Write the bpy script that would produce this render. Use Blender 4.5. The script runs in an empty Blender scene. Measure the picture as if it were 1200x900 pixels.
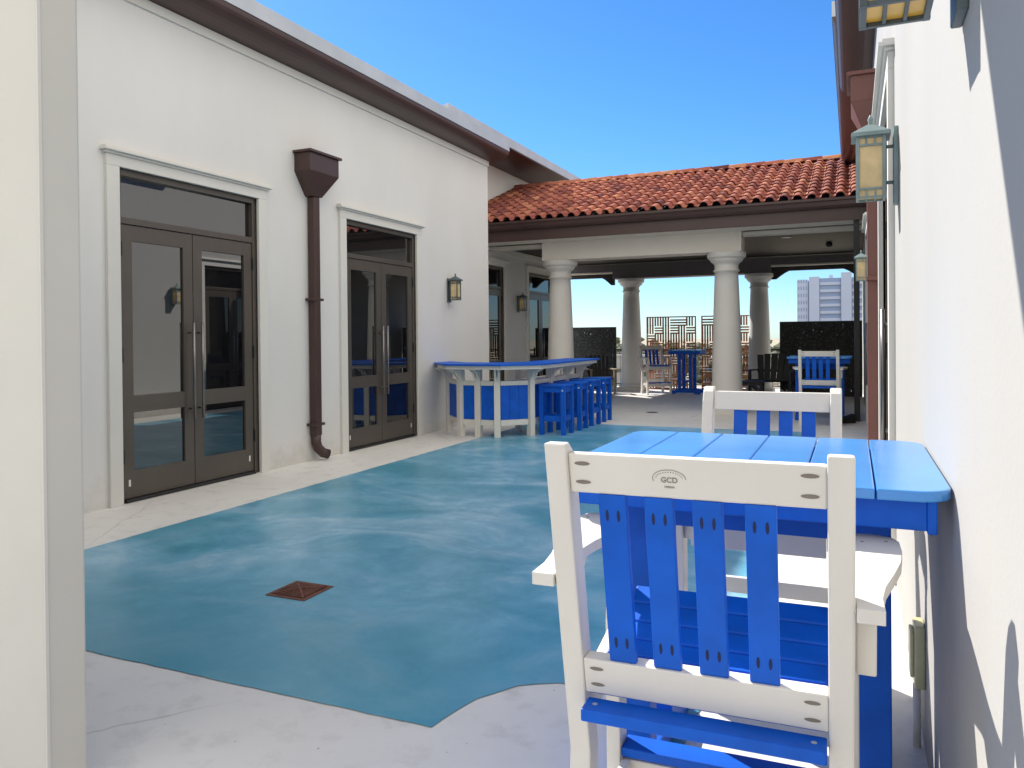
import bpy, bmesh, math, random
from mathutils import Vector, Matrix
random.seed(7)
R = math.radians
scene = bpy.context.scene
col = scene.collection

# ------------------------------------------------------------------ materials
def newmat(name):
    m = bpy.data.materials.new(name); m.use_nodes = True
    nt = m.node_tree; nt.nodes.clear()
    out = nt.nodes.new('ShaderNodeOutputMaterial'); b = nt.nodes.new('ShaderNodeBsdfPrincipled')
    nt.links.new(b.outputs[0], out.inputs[0])
    return m, nt, b, out
def coords(nt, scale=(1, 1, 1), kind='Object'):
    tc = nt.nodes.new('ShaderNodeTexCoord'); mp = nt.nodes.new('ShaderNodeMapping')
    mp.inputs['Scale'].default_value = scale
    nt.links.new(tc.outputs[kind], mp.inputs[0]); return mp.outputs[0]
def noise(nt, vec, scale, detail=4, rough=.55, dist=0):
    n = nt.nodes.new('ShaderNodeTexNoise'); n.inputs['Scale'].default_value = scale
    n.inputs['Detail'].default_value = detail; n.inputs['Roughness'].default_value = rough
    n.inputs['Distortion'].default_value = dist
    nt.links.new(vec, n.inputs['Vector']); return n.outputs['Fac']
def ramp(nt, fac, stops):
    r = nt.nodes.new('ShaderNodeValToRGB'); e = r.color_ramp.elements
    e[0].position = stops[0][0]; e[0].color = (*stops[0][1], 1)
    e[1].position = stops[-1][0]; e[1].color = (*stops[-1][1], 1)
    for p, c in stops[1:-1]:
        q = e.new(p); q.color = (*c, 1)
    nt.links.new(fac, r.inputs[0]); return r.outputs[0]
def mix(nt, fac, a, b, mode='MIX'):
    m = nt.nodes.new('ShaderNodeMix'); m.data_type = 'RGBA'; m.blend_type = mode
    for s, v in ((m.inputs[0], fac), (m.inputs[6], a), (m.inputs[7], b)):
        if isinstance(v, (int, float)): s.default_value = v
        elif isinstance(v, tuple): s.default_value = (*v, 1)
        else: nt.links.new(v, s)
    return m.outputs[2]
def bump(nt, b, h, strength, dist=.01):
    n = nt.nodes.new('ShaderNodeBump'); n.inputs['Strength'].default_value = strength
    n.inputs['Distance'].default_value = dist
    nt.links.new(h, n.inputs['Height']); nt.links.new(n.outputs[0], b.inputs['Normal'])
def vary(name, c, amt=.08, scale=3, rough=.6, bs=0, bscale=60, bd=.002, metal=0, spec=None, stretch=(1, 1, 1)):
    m, nt, b, _ = newmat(name)
    v = coords(nt, stretch); f = noise(nt, v, scale, 5)
    lo = tuple(x * (1 - amt) for x in c); hi = tuple(min(1, x * (1 + amt)) for x in c)
    nt.links.new(ramp(nt, f, [(.3, lo), (.7, hi)]), b.inputs['Base Color'])
    b.inputs['Roughness'].default_value = rough; b.inputs['Metallic'].default_value = metal
    if spec is not None: b.inputs['Specular IOR Level'].default_value = spec
    if bs: bump(nt, b, noise(nt, v, bscale, 4), bs, bd)
    return m

def stucco(name, c, amt=.03, bs=.4):
    m, nt, b, _ = newmat(name)
    v = coords(nt); f = noise(nt, v, .7, 5); s = noise(nt, coords(nt, (1.3, 1.3, .35)), 1.1, 4, .6)
    base = ramp(nt, f, [(.3, tuple(x * (1 - amt) for x in c)), (.7, tuple(x * (1 + amt) for x in c))])
    streak = ramp(nt, s, [(.3, (.975, .97, .96)), (.6, (1, 1, 1))])
    sp = nt.nodes.new('ShaderNodeSeparateXYZ'); nt.links.new(v, sp.inputs[0])
    mz = nt.nodes.new('ShaderNodeMath'); mz.operation = 'MULTIPLY_ADD'; nt.links.new(noise(nt, v, 5, 5, .65), mz.inputs[0]); mz.inputs[1].default_value = -.9; nt.links.new(sp.outputs['Z'], mz.inputs[2])
    dirt = ramp(nt, mz.outputs[0], [(0, (.88, .865, .83)), (.001, (.90, .885, .86)), (.25, (1, 1, 1))])
    ad2 = nt.nodes.new('ShaderNodeMath'); ad2.operation = 'ADD'; nt.links.new(mz.outputs[0], ad2.inputs[0]); ad2.inputs[1].default_value = .46
    nt.links.new(ad2.outputs[0], dirt.node.inputs[0])
    nt.links.new(mix(nt, 1.0, mix(nt, 1.0, base, streak, 'MULTIPLY'), dirt, 'MULTIPLY'), b.inputs['Base Color'])
    b.inputs['Roughness'].default_value = .75; b.inputs['Specular IOR Level'].default_value = .3
    bump(nt, b, noise(nt, v, 55, 5, .65), bs, .005)
    return m
M = {}
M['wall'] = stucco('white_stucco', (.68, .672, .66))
M['rwall'] = stucco('white_stucco_sun_dimmed', (.40, .392, .374), .03, .18)  # same white stucco, colour darkened to hold down the sunlight on this wall
M['trim'] = vary('cream_trim', (.66, .645, .605), .03, 2, .6, .1, 90)
M['pillar'] = vary('pillar_paint', (.60, .585, .535), .03, 2, .7, .12, 60, .003)
M['column'] = vary('column_paint', (.66, .64, .60), .03, 2, .7, .12, 60, .003)
M['beam'] = vary('beam_cream', (.72, .67, .59), .03, 2, .7, .1, 60, .003)
M['taupe'] = vary('taupe_beam', (.17, .145, .15), .06, 2, .6)
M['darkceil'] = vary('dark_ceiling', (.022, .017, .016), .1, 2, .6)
M['brown'] = vary('brown_metal', (.055, .027, .023), .12, 2, .42, .05, 30, spec=.5)
M['brown2'] = vary('brown_metal_red', (.17, .065, .052), .12, 2, .45)
M['bronze'] = vary('bronze_frame', (.10, .085, .072), .08, 3, .38, metal=.35)
M['drip'] = vary('grey_metal', (.42, .44, .47), .08, 2, .45, metal=.3)
M['steel'] = vary('pull_steel', (.22, .21, .21), .1, 8, .3, metal=.9)
M['black'] = vary('black_metal', (.012, .012, .013), .2, 4, .5)
M['label'] = vary('label_white', (.7, .7, .68), .02, 4, .6)
M['lampmetal'] = vary('lamp_metal', (.075, .10, .105), .2, 9, .5, .1, 60)
M['lamppale'] = vary('lamp_metal_pale', (.20, .27, .27), .15, 9, .5, .1, 60)
M['amber'] = vary('amber_glass', (.62, .47, .24), .15, 12, .25)
M['amberdeep'] = vary('amber_glass_deep', (.78, .44, .06), .15, 10, .3)
M['wplas'] = vary('white_plastic_lumber', (.72, .69, .63), .035, 5, .5, .12, 120, .0015, stretch=(1, 1, .3))
M['bplas'] = vary('blue_plastic_lumber', (.002, .10, .56), .16, 7, .5, .25, 130, .0015, spec=.25)
M['btop'] = vary('blue_table_top_sheen', (.065, .27, .66), .08, 4, .2, .12, 130, .0015)  # blue lumber lightened: sun and sky sheen put into the colour
M['hole'] = vary('screw_recess', (.22, .19, .16), .1, 20, .8)
M['bhole'] = vary('screw_recess_blue', (.002, .012, .08), .1, 20, .7)
M['engrave'] = vary('engraving', (.27, .25, .22), .1, 20, .8)
M['dgrey'] = vary('dark_grey_lumber', (.035, .036, .042), .15, 6, .55)
M['tan'] = vary('tan_edge', (.30, .24, .17), .15, 6, .6)
M['grate'] = vary('grate_rust', (.15, .06, .038), .3, 14, .8)
M['outlet'] = vary('outlet_cover', (.62, .58, .30), .1, 8, .35)
M['rust'] = vary('rust_steel', (.50, .19, .085), .35, 7, .75)
M['city'] = vary('tower_wall_haze', (.38, .44, .60), .04, .05, .7)  # blue of distance haze and shade put into the wall colour
M['citydk'] = vary('tower_glass', (.20, .27, .45), .04, .05, .3)
M['sand'] = vary('sand_building', (.48, .42, .34), .06, .1, .8)
M['roofgrey'] = vary('roof_grey', (.35, .35, .36), .06, .5, .7)

def glassmat(name, c, ior, rough=.01):
    m, nt, b, _ = newmat(name)
    b.inputs['Base Color'].default_value = (*c, 1); b.inputs['Roughness'].default_value = rough
    b.inputs['IOR'].default_value = ior
    bump(nt, b, noise(nt, coords(nt), 1.3, 1), .008, .02)
    return m
M['glass'] = glassmat('tinted_glass', (.006, .006, .007), 2.3)
M['glass2'] = glassmat('tinted_glass_dark', (.004, .004, .005), 1.7)

# tile: colour per tile
m, nt, b, _ = newmat('clay_tile')
at_ = nt.nodes.new('ShaderNodeAttribute'); at_.attribute_name = 'tint'
f = noise(nt, coords(nt), 9, 5)
cc = ramp(nt, at_.outputs['Fac'], [(0, (.10, .035, .036)), (.35, (.24, .07, .052)), (.62, (.37, .12, .075)), (1, (.52, .24, .13))])
nt.links.new(mix(nt, 1.0, cc, ramp(nt, f, [(.3, (.72, .72, .72)), (.7, (1.05, 1.02, 1))]), 'MULTIPLY'), b.inputs['Base Color'])
b.inputs['Roughness'].default_value = .8; b.inputs['Specular IOR Level'].default_value = .25; bump(nt, b, f, .2, .004); M['tile'] = m

# white painted deck
m, nt, b, _ = newmat('white_deck')
v = coords(nt); f1 = noise(nt, v, .55, 6, .6); f2 = noise(nt, v, 6, 6, .65); f3 = noise(nt, v, 46, 3)
c1 = ramp(nt, f1, [(.35, (.68, .66, .625)), (.65, (.77, .75, .71))])
c2 = mix(nt, 1.0, c1, ramp(nt, f2, [(.30, (.84, .83, .82)), (.48, (1, 1, 1))]), 'MULTIPLY')
spots = ramp(nt, noise(nt, v, 17, 2, .5), [(.235, (.4, .38, .35)), (.265, (1, 1, 1))])
c3 = mix(nt, 1.0, c2, spots, 'MULTIPLY')
vr = nt.nodes.new('ShaderNodeTexVoronoi'); vr.feature = 'DISTANCE_TO_EDGE'; vr.inputs['Scale'].default_value = .42
mm = nt.nodes.new('ShaderNodeVectorMath'); mm.operation = 'MULTIPLY_ADD'; mm.inputs[1].default_value = (.12, .12, .12)
nz = nt.nodes.new('ShaderNodeTexNoise'); nz.inputs['Scale'].default_value = 3.5; nz.inputs['Detail'].default_value = 6
nt.links.new(v, nz.inputs['Vector']); nt.links.new(nz.outputs['Color'], mm.inputs[0]); nt.links.new(v, mm.inputs[2])
nt.links.new(mm.outputs[0], vr.inputs['Vector'])
cr = ramp(nt, vr.outputs['Distance'], [(0, (.72, .70, .67)), (.004, (1, 1, 1))])
crm = mix(nt, ramp(nt, noise(nt, v, .8, 2), [(.45, (0, 0, 0)), (.6, (1, 1, 1))]), (1.0, 1.0, 1.0), cr)
nt.links.new(mix(nt, 1.0, c3, crm, 'MULTIPLY'), b.inputs['Base Color'])
b.inputs['Roughness'].default_value = .55; bump(nt, b, f3, .12, .003); M['deck'] = m

# blue stained concrete, brushed clouds
m, nt, b, _ = newmat('blue_stain')
v = coords(nt, (1, .9, 1)); va = coords(nt, (.8, 1.25, 1))
n1 = noise(nt, v, .55, 6, .55, 1.2); n2 = noise(nt, va, 1.0, 7, .6, .9); n3 = noise(nt, v, 3.2, 9, .78, .5)
c1 = ramp(nt, n1, [(.36, (.075, .30, .43)), (.5, (.145, .40, .56)), (.64, (.30, .51, .66))])
c2 = ramp(nt, n2, [(.36, (.03, .24, .33)), (.5, (.125, .36, .51)), (.66, (.44, .60, .72))])
c3 = mix(nt, .55, c1, c2)
c4 = mix(nt, 1.0, c3, ramp(nt, n3, [(.36, (.72, .86, .89)), (.5, (.98, .99, .99)), (.62, (1.18, 1.12, 1.08))]), 'MULTIPLY')
# darker turquoise stain pooled near the front edge of the painted area
tc = nt.nodes.new('ShaderNodeTexCoord'); sp = nt.nodes.new('ShaderNodeSeparateXYZ'); nt.links.new(tc.outputs['Object'], sp.inputs[0])
ad = nt.nodes.new('ShaderNodeMath'); ad.operation = 'MULTIPLY_ADD'; nt.links.new(n2, ad.inputs[0]); ad.inputs[1].default_value = -2.6; nt.links.new(sp.outputs['Y'], ad.inputs[2])
mr = nt.nodes.new('ShaderNodeMapRange'); nt.links.new(ad.outputs[0], mr.inputs[0]); mr.inputs[1].default_value = 1.3; mr.inputs[2].default_value = 2.3; mr.inputs[3].default_value = .62; mr.inputs[4].default_value = 0
c5 = mix(nt, mr.outputs[0], c4, (.022, .235, .32))
nt.links.new(c5, b.inputs['Base Color']); b.inputs['Roughness'].default_value = .34
b.inputs['Specular IOR Level'].default_value = .55
bump(nt, b, noise(nt, v, 60, 3), .06, .002); M['blue'] = m

# perforated black screen
m, nt, b, out = newmat('perforated_black')
v = coords(nt); b.inputs['Roughness'].default_value = .6
nt.links.new(ramp(nt, noise(nt, v, 22, 4, .7), [(.4, (.004, .004, .004)), (.52, (.012, .013, .011)), (.66, (.07, .075, .06))]), b.inputs['Base Color']); vo = nt.nodes.new('ShaderNodeTexVoronoi'); vo.inputs['Scale'].default_value = 24; vo.inputs['Randomness'].default_value = 1
nt.links.new(v, vo.inputs['Vector'])
h1 = nt.nodes.new('ShaderNodeMath'); h1.operation = 'LESS_THAN'; nt.links.new(vo.outputs['Distance'], h1.inputs[0]); h1.inputs[1].default_value = .24
h2 = nt.nodes.new('ShaderNodeMath'); h2.operation = 'GREATER_THAN'; nt.links.new(noise(nt, v, 3.2, 3), h2.inputs[0]); h2.inputs[1].default_value = .5
h3 = nt.nodes.new('ShaderNodeMath'); h3.operation = 'MULTIPLY'; nt.links.new(h1.outputs[0], h3.inputs[0]); nt.links.new(h2.outputs[0], h3.inputs[1])
tr = nt.nodes.new('ShaderNodeBsdfTransparent'); mx = nt.nodes.new('ShaderNodeMixShader')
nt.links.new(h3.outputs[0], mx.inputs[0]); nt.links.new(b.outputs[0], mx.inputs[1]); nt.links.new(tr.outputs[0], mx.inputs[2]); nt.links.new(mx.outputs[0], out.inputs[0])
M['perf'] = m
M['leaf'] = vary('far_foliage', (.075, .085, .055), .5, .12, .8)
M['farground'] = vary('far_ground', (.30, .27, .20), .35, .03, .9)

# ------------------------------------------------------------------ mesh builder
class MB:
    def __init__(s): s.v = []; s.f = []; s.m = []; s.mats = []; s.tint = []; s.sm = []
    def mi(s, mat):
        if mat not in s.mats: s.mats.append(mat)
        return s.mats.index(mat)
    def add(s, vs, fs, mat, tint=0, smooth=False, T=None):
        o = len(s.v); i = s.mi(mat)
        s.v += [tuple(T @ Vector(p)) if T else tuple(p) for p in vs]
        for f in fs: s.f.append([o + k for k in f]); s.m.append(i); s.tint.append(tint); s.sm.append(smooth)
    def box(s, x0, x1, y0, y1, z0, z1, mat, T=None, tint=0):
        vs = [(x, y, z) for z in (z0, z1) for y in (y0, y1) for x in (x0, x1)]
        s.add(vs, [(0, 2, 3, 1), (4, 5, 7, 6), (0, 1, 5, 4), (2, 6, 7, 3), (0, 4, 6, 2), (1, 3, 7, 5)], mat, tint, T=T)
    def hexa(s, lo, hi, mat, T=None):       # two quads (lists of 4 points, same order) joined
        s.add(list(lo) + list(hi), [(3, 2, 1, 0), (4, 5, 6, 7)] + [(i, (i + 1) % 4, 4 + (i + 1) % 4, 4 + i) for i in range(4)], mat, T=T)
    def prism(s, pts, z0, z1, mat, T=None, smooth=False):   # polygon (x,y) ccw extruded along z
        n = len(pts); vs = [(x, y, z0) for x, y in pts] + [(x, y, z1) for x, y in pts]
        s.add(vs, [tuple(range(n))[::-1], tuple(range(n, 2 * n))] + [(i, (i + 1) % n, n + (i + 1) % n, n + i) for i in range(n)], mat, smooth=False, T=T)
    def bar(s, a, b, w, h, mat, up=(0, 0, 1), T=None):
        a = Vector(a); b = Vector(b); d = (b - a).normalized(); u = Vector(up)
        sd = d.cross(u).normalized() * w / 2; u2 = sd.cross(d).normalized() * h / 2
        s.hexa([a - sd - u2, a + sd - u2, a + sd + u2, a - sd + u2], [b - sd - u2, b + sd - u2, b + sd + u2, b - sd + u2], mat, T)
    def lathe(s, prof, mat, n=32, T=None, cap=True):
        vs = []; fs = []
        for r, z in prof:
            for k in range(n): a = 2 * math.pi * k / n; vs.append((r * math.cos(a), r * math.sin(a), z))
        for i in range(len(prof) - 1):
            for k in range(n): fs.append((i * n + k, i * n + (k + 1) % n, (i + 1) * n + (k + 1) % n, (i + 1) * n + k))
        s.add(vs, fs, mat, smooth=True, T=T)
        if cap:
            s.add([vs[k] for k in range(n)], [tuple(range(n))[::-1]], mat, T=T)
            s.add([vs[(len(prof) - 1) * n + k] for k in range(n)], [tuple(range(n))], mat, T=T)
    def tube(s, pts, r, mat, n=10, T=None, rx=None):
        P = [Vector(p) for p in pts]; vs = []; fs = []
        for i, p in enumerate(P):
            d = (P[min(i + 1, len(P) - 1)] - P[max(i - 1, 0)]).normalized()
            a = Vector((0, 0, 1)) if abs(d.z) < .9 else Vector((1, 0, 0))
            u = d.cross(a).normalized(); w = d.cross(u)
            for k in range(n):
                t = 2 * math.pi * k / n; vs.append(p + u * r * math.cos(t) + w * r * math.sin(t))
        for i in range(len(P) - 1):
            for k in range(n): fs.append((i * n + k, i * n + (k + 1) % n, (i + 1) * n + (k + 1) % n, (i + 1) * n + k))
        fs += [tuple(range(n))[::-1], tuple(range((len(P) - 1) * n, len(P) * n))]
        s.add(vs, fs, mat, smooth=True, T=T)
    def build(s, name, parent=None, bev=0, seg=2, loc=None, tinted=False):
        me = bpy.data.meshes.new(name); me.from_pydata(s.v, [], s.f)
        for q in s.mats: me.materials.append(M[q])
        me.polygons.foreach_set('material_index', s.m); me.polygons.foreach_set('use_smooth', s.sm)
        if tinted:
            a = me.attributes.new('tint', 'FLOAT', 'FACE'); a.data.foreach_set('value', s.tint)
        bm = bmesh.new(); bm.from_mesh(me); bmesh.ops.recalc_face_normals(bm, faces=bm.faces); bm.to_mesh(me); bm.free()
        me.update()
        o = bpy.data.objects.new(name, me); col.objects.link(o)
        if parent: o.parent = parent
        if loc: o.location = loc
        if bev:
            b = o.modifiers.new('bevel', 'BEVEL'); b.width = bev; b.segments = seg; b.limit_method = 'ANGLE'; b.angle_limit = R(40)
        return o
def tag(o, label=None, cat=None, group=None, kind=None):
    for k, v in (('label', label), ('category', cat), ('group', group), ('kind', kind)):
        if v: o[k] = v
    return o
def empty(name, loc=(0, 0, 0), rz=0, label=None, cat=None, group=None):
    o = bpy.data.objects.new(name, None); o.empty_display_size = .1; col.objects.link(o)
    o.location = loc; o.rotation_euler = (0, 0, rz); return tag(o, label, cat, group)
def copy_tree(o, parent=None):
    c = o.copy(); col.objects.link(c); c.parent = parent
    for ch in [q for q in bpy.data.objects if q.parent == o]: copy_tree(ch, c)
    return c
def one(fn, name, parent=None, bev=0, **k):
    mb = MB(); fn(mb); return mb.build(name, parent, bev, **k)
def bx(name, parent, mat, x0, x1, y0, y1, z0, z1, bev=.003):
    return one(lambda m: m.box(x0, x1, y0, y1, z0, z1, mat), name, parent, bev)

# ------------------------------------------------------------------ ground
WX = .225           # face of right wall
LX = -5.91          # face of left wall
tag(one(lambda m: m.box(-12, 8, -6, 21.9, -.35, 0, 'deck'), 'terrace_floor'), kind='structure')
pts = [(-4.87, 2.5), (-1.44, 2.5)]
for k in range(13):
    t = k / 12; a = R(160 - 115 * t)
    pts.append((-.93 + .50 * math.cos(a) , 2.55 + .50 * math.sin(a)))
pts[2:] = [(-1.425, 2.6), (-1.385, 2.77), (-1.28, 2.94), (-1.13, 3.03), (-.98, 3.05), (-.84, 3.0), (-.7, 2.88), (-.6, 2.75)]
pts += [(-.55, 2.6), (-.5, 12.25), (-4.95, 12.25)]
q_ = []
for i_, p_ in enumerate(pts):                      # hand-cut edge: a few millimetres of wobble
    n_ = pts[(i_ + 1) % len(pts)]; L_ = math.dist(p_, n_); c_ = max(1, int(L_ / .07))
    for k_ in range(c_):
        t_ = k_ / c_; j_ = 0 if k_ == 0 else random.uniform(-.0045, .0045)
        q_.append((p_[0] + (n_[0] - p_[0]) * t_ - j_ * (n_[1] - p_[1]) / L_, p_[1] + (n_[1] - p_[1]) * t_ + j_ * (n_[0] - p_[0]) / L_))
pts = q_
mb = MB(); mb.add([(x, y, .004) for x, y in pts], [tuple(range(len(pts)))], 'blue')
tag(mb.build('painted_floor'), kind='structure')
tag(one(lambda m: m.box(-3000, 3000, -800, 4000, -16.5, -16, 'farground'), 'ground'), kind='structure')

# ------------------------------------------------------------------ french doors
def french_door(parent, y0, y1, xf, s, H=2.975, trans=2.52, name='french_door', glass='glass'):
    """double door set in a wall whose face is x=xf; s=+1 faces +x, -1 faces -x"""
    X = lambda d: xf + s * d
    def b(m, d0, d1, ya, yb, z0, z1, mat): m.box(min(X(d0), X(d1)), max(X(d0), X(d1)), ya, yb, z0, z1, mat)
    fr = MB(); w = .05
    b(fr, -.10, -.015, y0, y0 + w, .01, H, 'bronze'); b(fr, -.10, -.015, y1 - w, y1, .01, H, 'bronze')
    b(fr, -.10, -.0155, y0 + w, y1 - w, H - .06, H, 'bronze'); b(fr, -.10, -.018, y0 + w, y1 - w, trans - .03, trans + .03, 'bronze')
    b(fr, -.10, .01, y0 + w, y1 - w, .004, .03, 'black')
    d = fr.build(name, parent, .004)
    one(lambda m: b(m, -.085, -.065, y0 + w, y1 - w, trans + .03, H - .06, glass), 'transom_glass', d)
    ym = (y0 + y1) / 2
    for i, (a, c) in enumerate(((y0 + w + .004, ym - .004), (ym + .004, y1 - w - .004))):
        lf = MB(); st = .115; zt = trans - .036; zb = .035
        b(lf, -.075, -.03, a, a + st, zb, zt, 'bronze'); b(lf, -.075, -.03, c - st, c, zb, zt, 'bronze')
        b(lf, -.075, -.0305, a + st, c - st, zt - .14, zt, 'bronze'); b(lf, -.075, -.0305, a + st, c - st, zb, zb + .24, 'bronze')
        b(lf, -.075, -.0305, a + st, c - st, .80, .95, 'bronze')
        hy = a if i == 0 else c
        for hz in (.35, 1.25, 2.2):
            yy = hy - .012 if i == 0 else hy
            b(lf, -.03, -.012, yy, yy + .012, hz, hz + .13, 'black')
        ly = a + .05 if i == 0 else c - .07
        b(lf, -.03, -.0285, ly, ly + .022, .14, .20, 'label')
        leaf = lf.build('door_leaf', d, .004)
        gl = MB(); b(gl, -.06, -.05, a + st, c - st, .95, zt - .14, glass); b(gl, -.06, -.05, a + st, c - st, zb + .24, .80, glass)
        gl.build('door_glass', d)
        hd = MB(); hy = c - .05 if i == 0 else a + .05
        hd.tube([(X(.035), hy, .68), (X(.035), hy, 1.62)], .013, 'steel'); 
        for z in (.78, 1.52): hd.tube([(X(-.03), hy, z), (X(.035), hy, z)], .009, 'steel')
        hd.build('pull_handle', d)
    return d
def surround(parent, y0, y1, xf, s, H=2.975):
    m = MB()
    def b(d1, ya, yb, z0, z1, mat='trim', d0=-.02):
        m.box(min(xf + s * d0, xf + s * d1), max(xf + s * d0, xf + s * d1), ya, yb, z0, z1, mat)
    w = .13
    b(.035, y0 - w, y0, .0, H); b(.035, y1, y1 + w, .0, H); b(.035, y0 - w, y1 + w, H, H + .10)
    b(.055, y0 - w - .02, y1 + w + .02, H + .10, H + .12); b(.085, y0 - w - .045, y1 + w + .045, H + .12, H + .145)
    b(.065, y0 - w - .03, y1 + w + .03, H + .145, H + .165)
    return m.build('door_surround', parent, .004)
def wall_with_openings(name, parent, xf, s, thick, ya, yb, zt, ops, mat):
    m = MB(); x0, x1 = sorted((xf, xf - s * thick)); cur = ya
    for a, b_, h in ops:
        m.box(x0, x1, cur, a, 0, zt, mat); m.box(x0, x1, a, b_, h, zt, mat)
        xx = sorted((xf - s * .11, xf - s * thick)); m.box(xx[0], xx[1], a, b_, 0, h, 'black'); cur = b_
    m.box(x0, x1, cur, yb, 0, zt, mat)
    return m.build(name, parent)

def eave(parent, xw, s, ya, yb, z, reach, h=.16, drip=.17):
    """coved brown eave: from the wall top out to a gutter lip, with a grey metal edge above"""
    m = MB(); n = 8; prof = [(0, 0)]
    for k in range(1, n + 1):
        t = k / n; prof.append((reach * math.sin(t * math.pi / 2) ** .8, h * (1 - math.cos(t * math.pi / 2)) * 1.0))
    prof += [(reach, h + .02), (0, h + .03)]
    P = [(xw + s * a, z + b_) for a, b_ in prof]; k = len(P)
    vs = [(x, ya, zz) for x, zz in P] + [(x, yb, zz) for x, zz in P]
    m.add(vs, [tuple(range(k)), tuple(range(k, 2 * k))] + [(i, (i + 1) % k, k + (i + 1) % k, k + i) for i in range(k)], 'brown')
    g = m.build('gutter', parent)
    e = MB(); xo = xw + s * (reach + .012); xi = xw + s * (reach - .03)
    e.box(min(xo, xi), max(xo, xi), ya, yb, z + h + .021, z + h + .021 + drip, 'drip')
    xi2 = xw - s * .5
    e.box(min(xi, xi2), max(xi, xi2), ya, yb, z + h + .031, z + h + .03 + drip - .03, 'drip')
    return g, e.build('roof_edge', parent)

# ------------------------------------------------------------------ left building
lb = empty('white_building', (LX, 4, 0), 0, 'long white stucco building on the left with two bronze glass double doors', 'building')
def unoff(o, base):                     # parts built in world space under an empty away from the origin
    o.location = Vector(o.location) - Vector(base)
D1 = (4.86, 6.60); D2 = (8.19, 9.93)
kids0 = set(bpy.data.objects)
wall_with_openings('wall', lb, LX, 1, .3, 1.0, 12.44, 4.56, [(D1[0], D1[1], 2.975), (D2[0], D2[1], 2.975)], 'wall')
bx('wall_trim', lb, 'trim', LX, LX + .03, 1.0, 12.44, 4.47, 4.559)
for d in (D1, D2): french_door(lb, *d, LX, 1); surround(lb, *d, LX, 1)
eave(lb, LX, 1, 1.0, 12.55, 4.562, .37, .14, .16)
# recessed rear wing
RX = -7.0
french_door(lb, 13.75, 15.5, RX, 1, glass='glass2'); french_door(lb, 16.9, 18.65, RX, 1, glass='glass2')
surround(lb, 13.75, 15.5, RX, 1); surround(lb, 16.9, 18.65, RX, 1)
wall_with_openings('rear_wall', lb, RX, 1, .6, 12.44, 19.5, 3.6, [(13.75, 15.5, 2.975), (16.9, 18.65, 2.975)], 'wall')
bx('return_wall', lb, 'wall', RX - .6, LX - .3, 12.14, 12.44, 0, 4.56, 0)
bx('upper_wall', lb, 'wall', -7.9, -7.6, 12.44, 24, 3.6, 5.46, 0)
eave(lb, -7.6, 1, 12.3, 24, 5.40, .98, .04, .19)
bx('crown_trim', lb, 'trim', RX, RX + .05, 12.45, 19.5, 3.27, 3.38)
for o in set(bpy.data.objects) - kids0:
    if o.parent == lb: unoff(o, lb.location)

# ------------------------------------------------------------------ right building
rb = empty('white_building', (WX, 4, 0), 0, 'sunlit white stucco building close along the right edge', 'building')
kids0 = set(bpy.data.objects)
DR = (5.10, 6.84)
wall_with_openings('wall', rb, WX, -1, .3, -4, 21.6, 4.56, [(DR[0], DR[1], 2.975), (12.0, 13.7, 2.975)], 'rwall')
french_door(rb, *DR, WX, -1, glass='glass2'); surround(rb, *DR, WX, -1)
french_door(rb, 12.0, 13.7, WX, -1, glass='glass2'); surround(rb, 12.0, 13.7, WX, -1)
eave(rb, WX, -1, -4, 11.2, 4.562, .36, .17, .17)
eave(rb, WX, -1, 9.4, 21.6, 4.80, .41, .17, .17)
for o in set(bpy.data.objects) - kids0:
    if o.parent == rb: unoff(o, rb.location)

# ------------------------------------------------------------------ porch wall + canopy beside the camera
pw = empty('porch_wall', (-2.3, 1.7, 0), 0, 'cream painted wall end rising the full height at the left edge', 'wall')
bx('wall_body', pw, 'pillar', -4.0, 0, -.085, .055, 0, 3.30, .012)
bx('corner_bead', pw, 'trim', -.0005, .004, -.09, -.078, 0, 3.30, .001)
bx('canopy', pw, 'pillar', -3.6, 2.52, .40, .80, 3.302, 3.54, .004)

# ------------------------------------------------------------------ downpipes
def downpipe(loc, s, label, top=3.63, mat='brown', shoe=True):
    e = empty('downpipe', loc, 0, label, 'downpipe', 'downpipes on the courtyard walls')
    def prism4(m, z0, a0, b0, z1, a1, b1, mat):
        # a = half width along y, b = depth from wall
        lo = [(0, -a0, z0), (s * b0, -a0, z0), (s * b0, a0, z0), (0, a0, z0)]
        hi = [(0, -a1, z1), (s * b1, -a1, z1), (s * b1, a1, z1), (0, a1, z1)]
        m.hexa(lo, hi, mat)
    m = MB(); t = top
    prism4(m, t - .50, .085, .12, t - .24, .27, .23, mat); prism4(m, t - .24, .27, .23, t - .03, .27, .23, mat)
    prism4(m, t - .03, .30, .26, t, .30, .26, mat)
    m.build('conductor_head', e, .004)
    one(lambda q: q.box(min(s * .01, s * .11), max(s * .01, s * .11), -.055, .055, .30, t - .50, mat), 'pipe', e, .012)
    q = MB()
    pth = [(s * .06, 0, .31), (s * .06, 0, .22), (s * .075, .015, .15), (s * .11, .06, .09), (s * .15, .12, .065)]
    q.tube(pth, .058, mat, 12); q.build('shoe', e)
    for z in (.42, 1.9):
        one(lambda w: w.box(min(0, s * .118), max(0, s * .118), -.1, .1, z, z + .03, mat), 'strap', e, .002)
    return e
downpipe((LX, 7.50, 0), 1, 'dark brown downpipe with hopper head between the two left doors')
downpipe((WX, 7.25, 0), -1, 'reddish brown downpipe on the right wall behind the wall lantern', mat='brown2', top=3.6)

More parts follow.
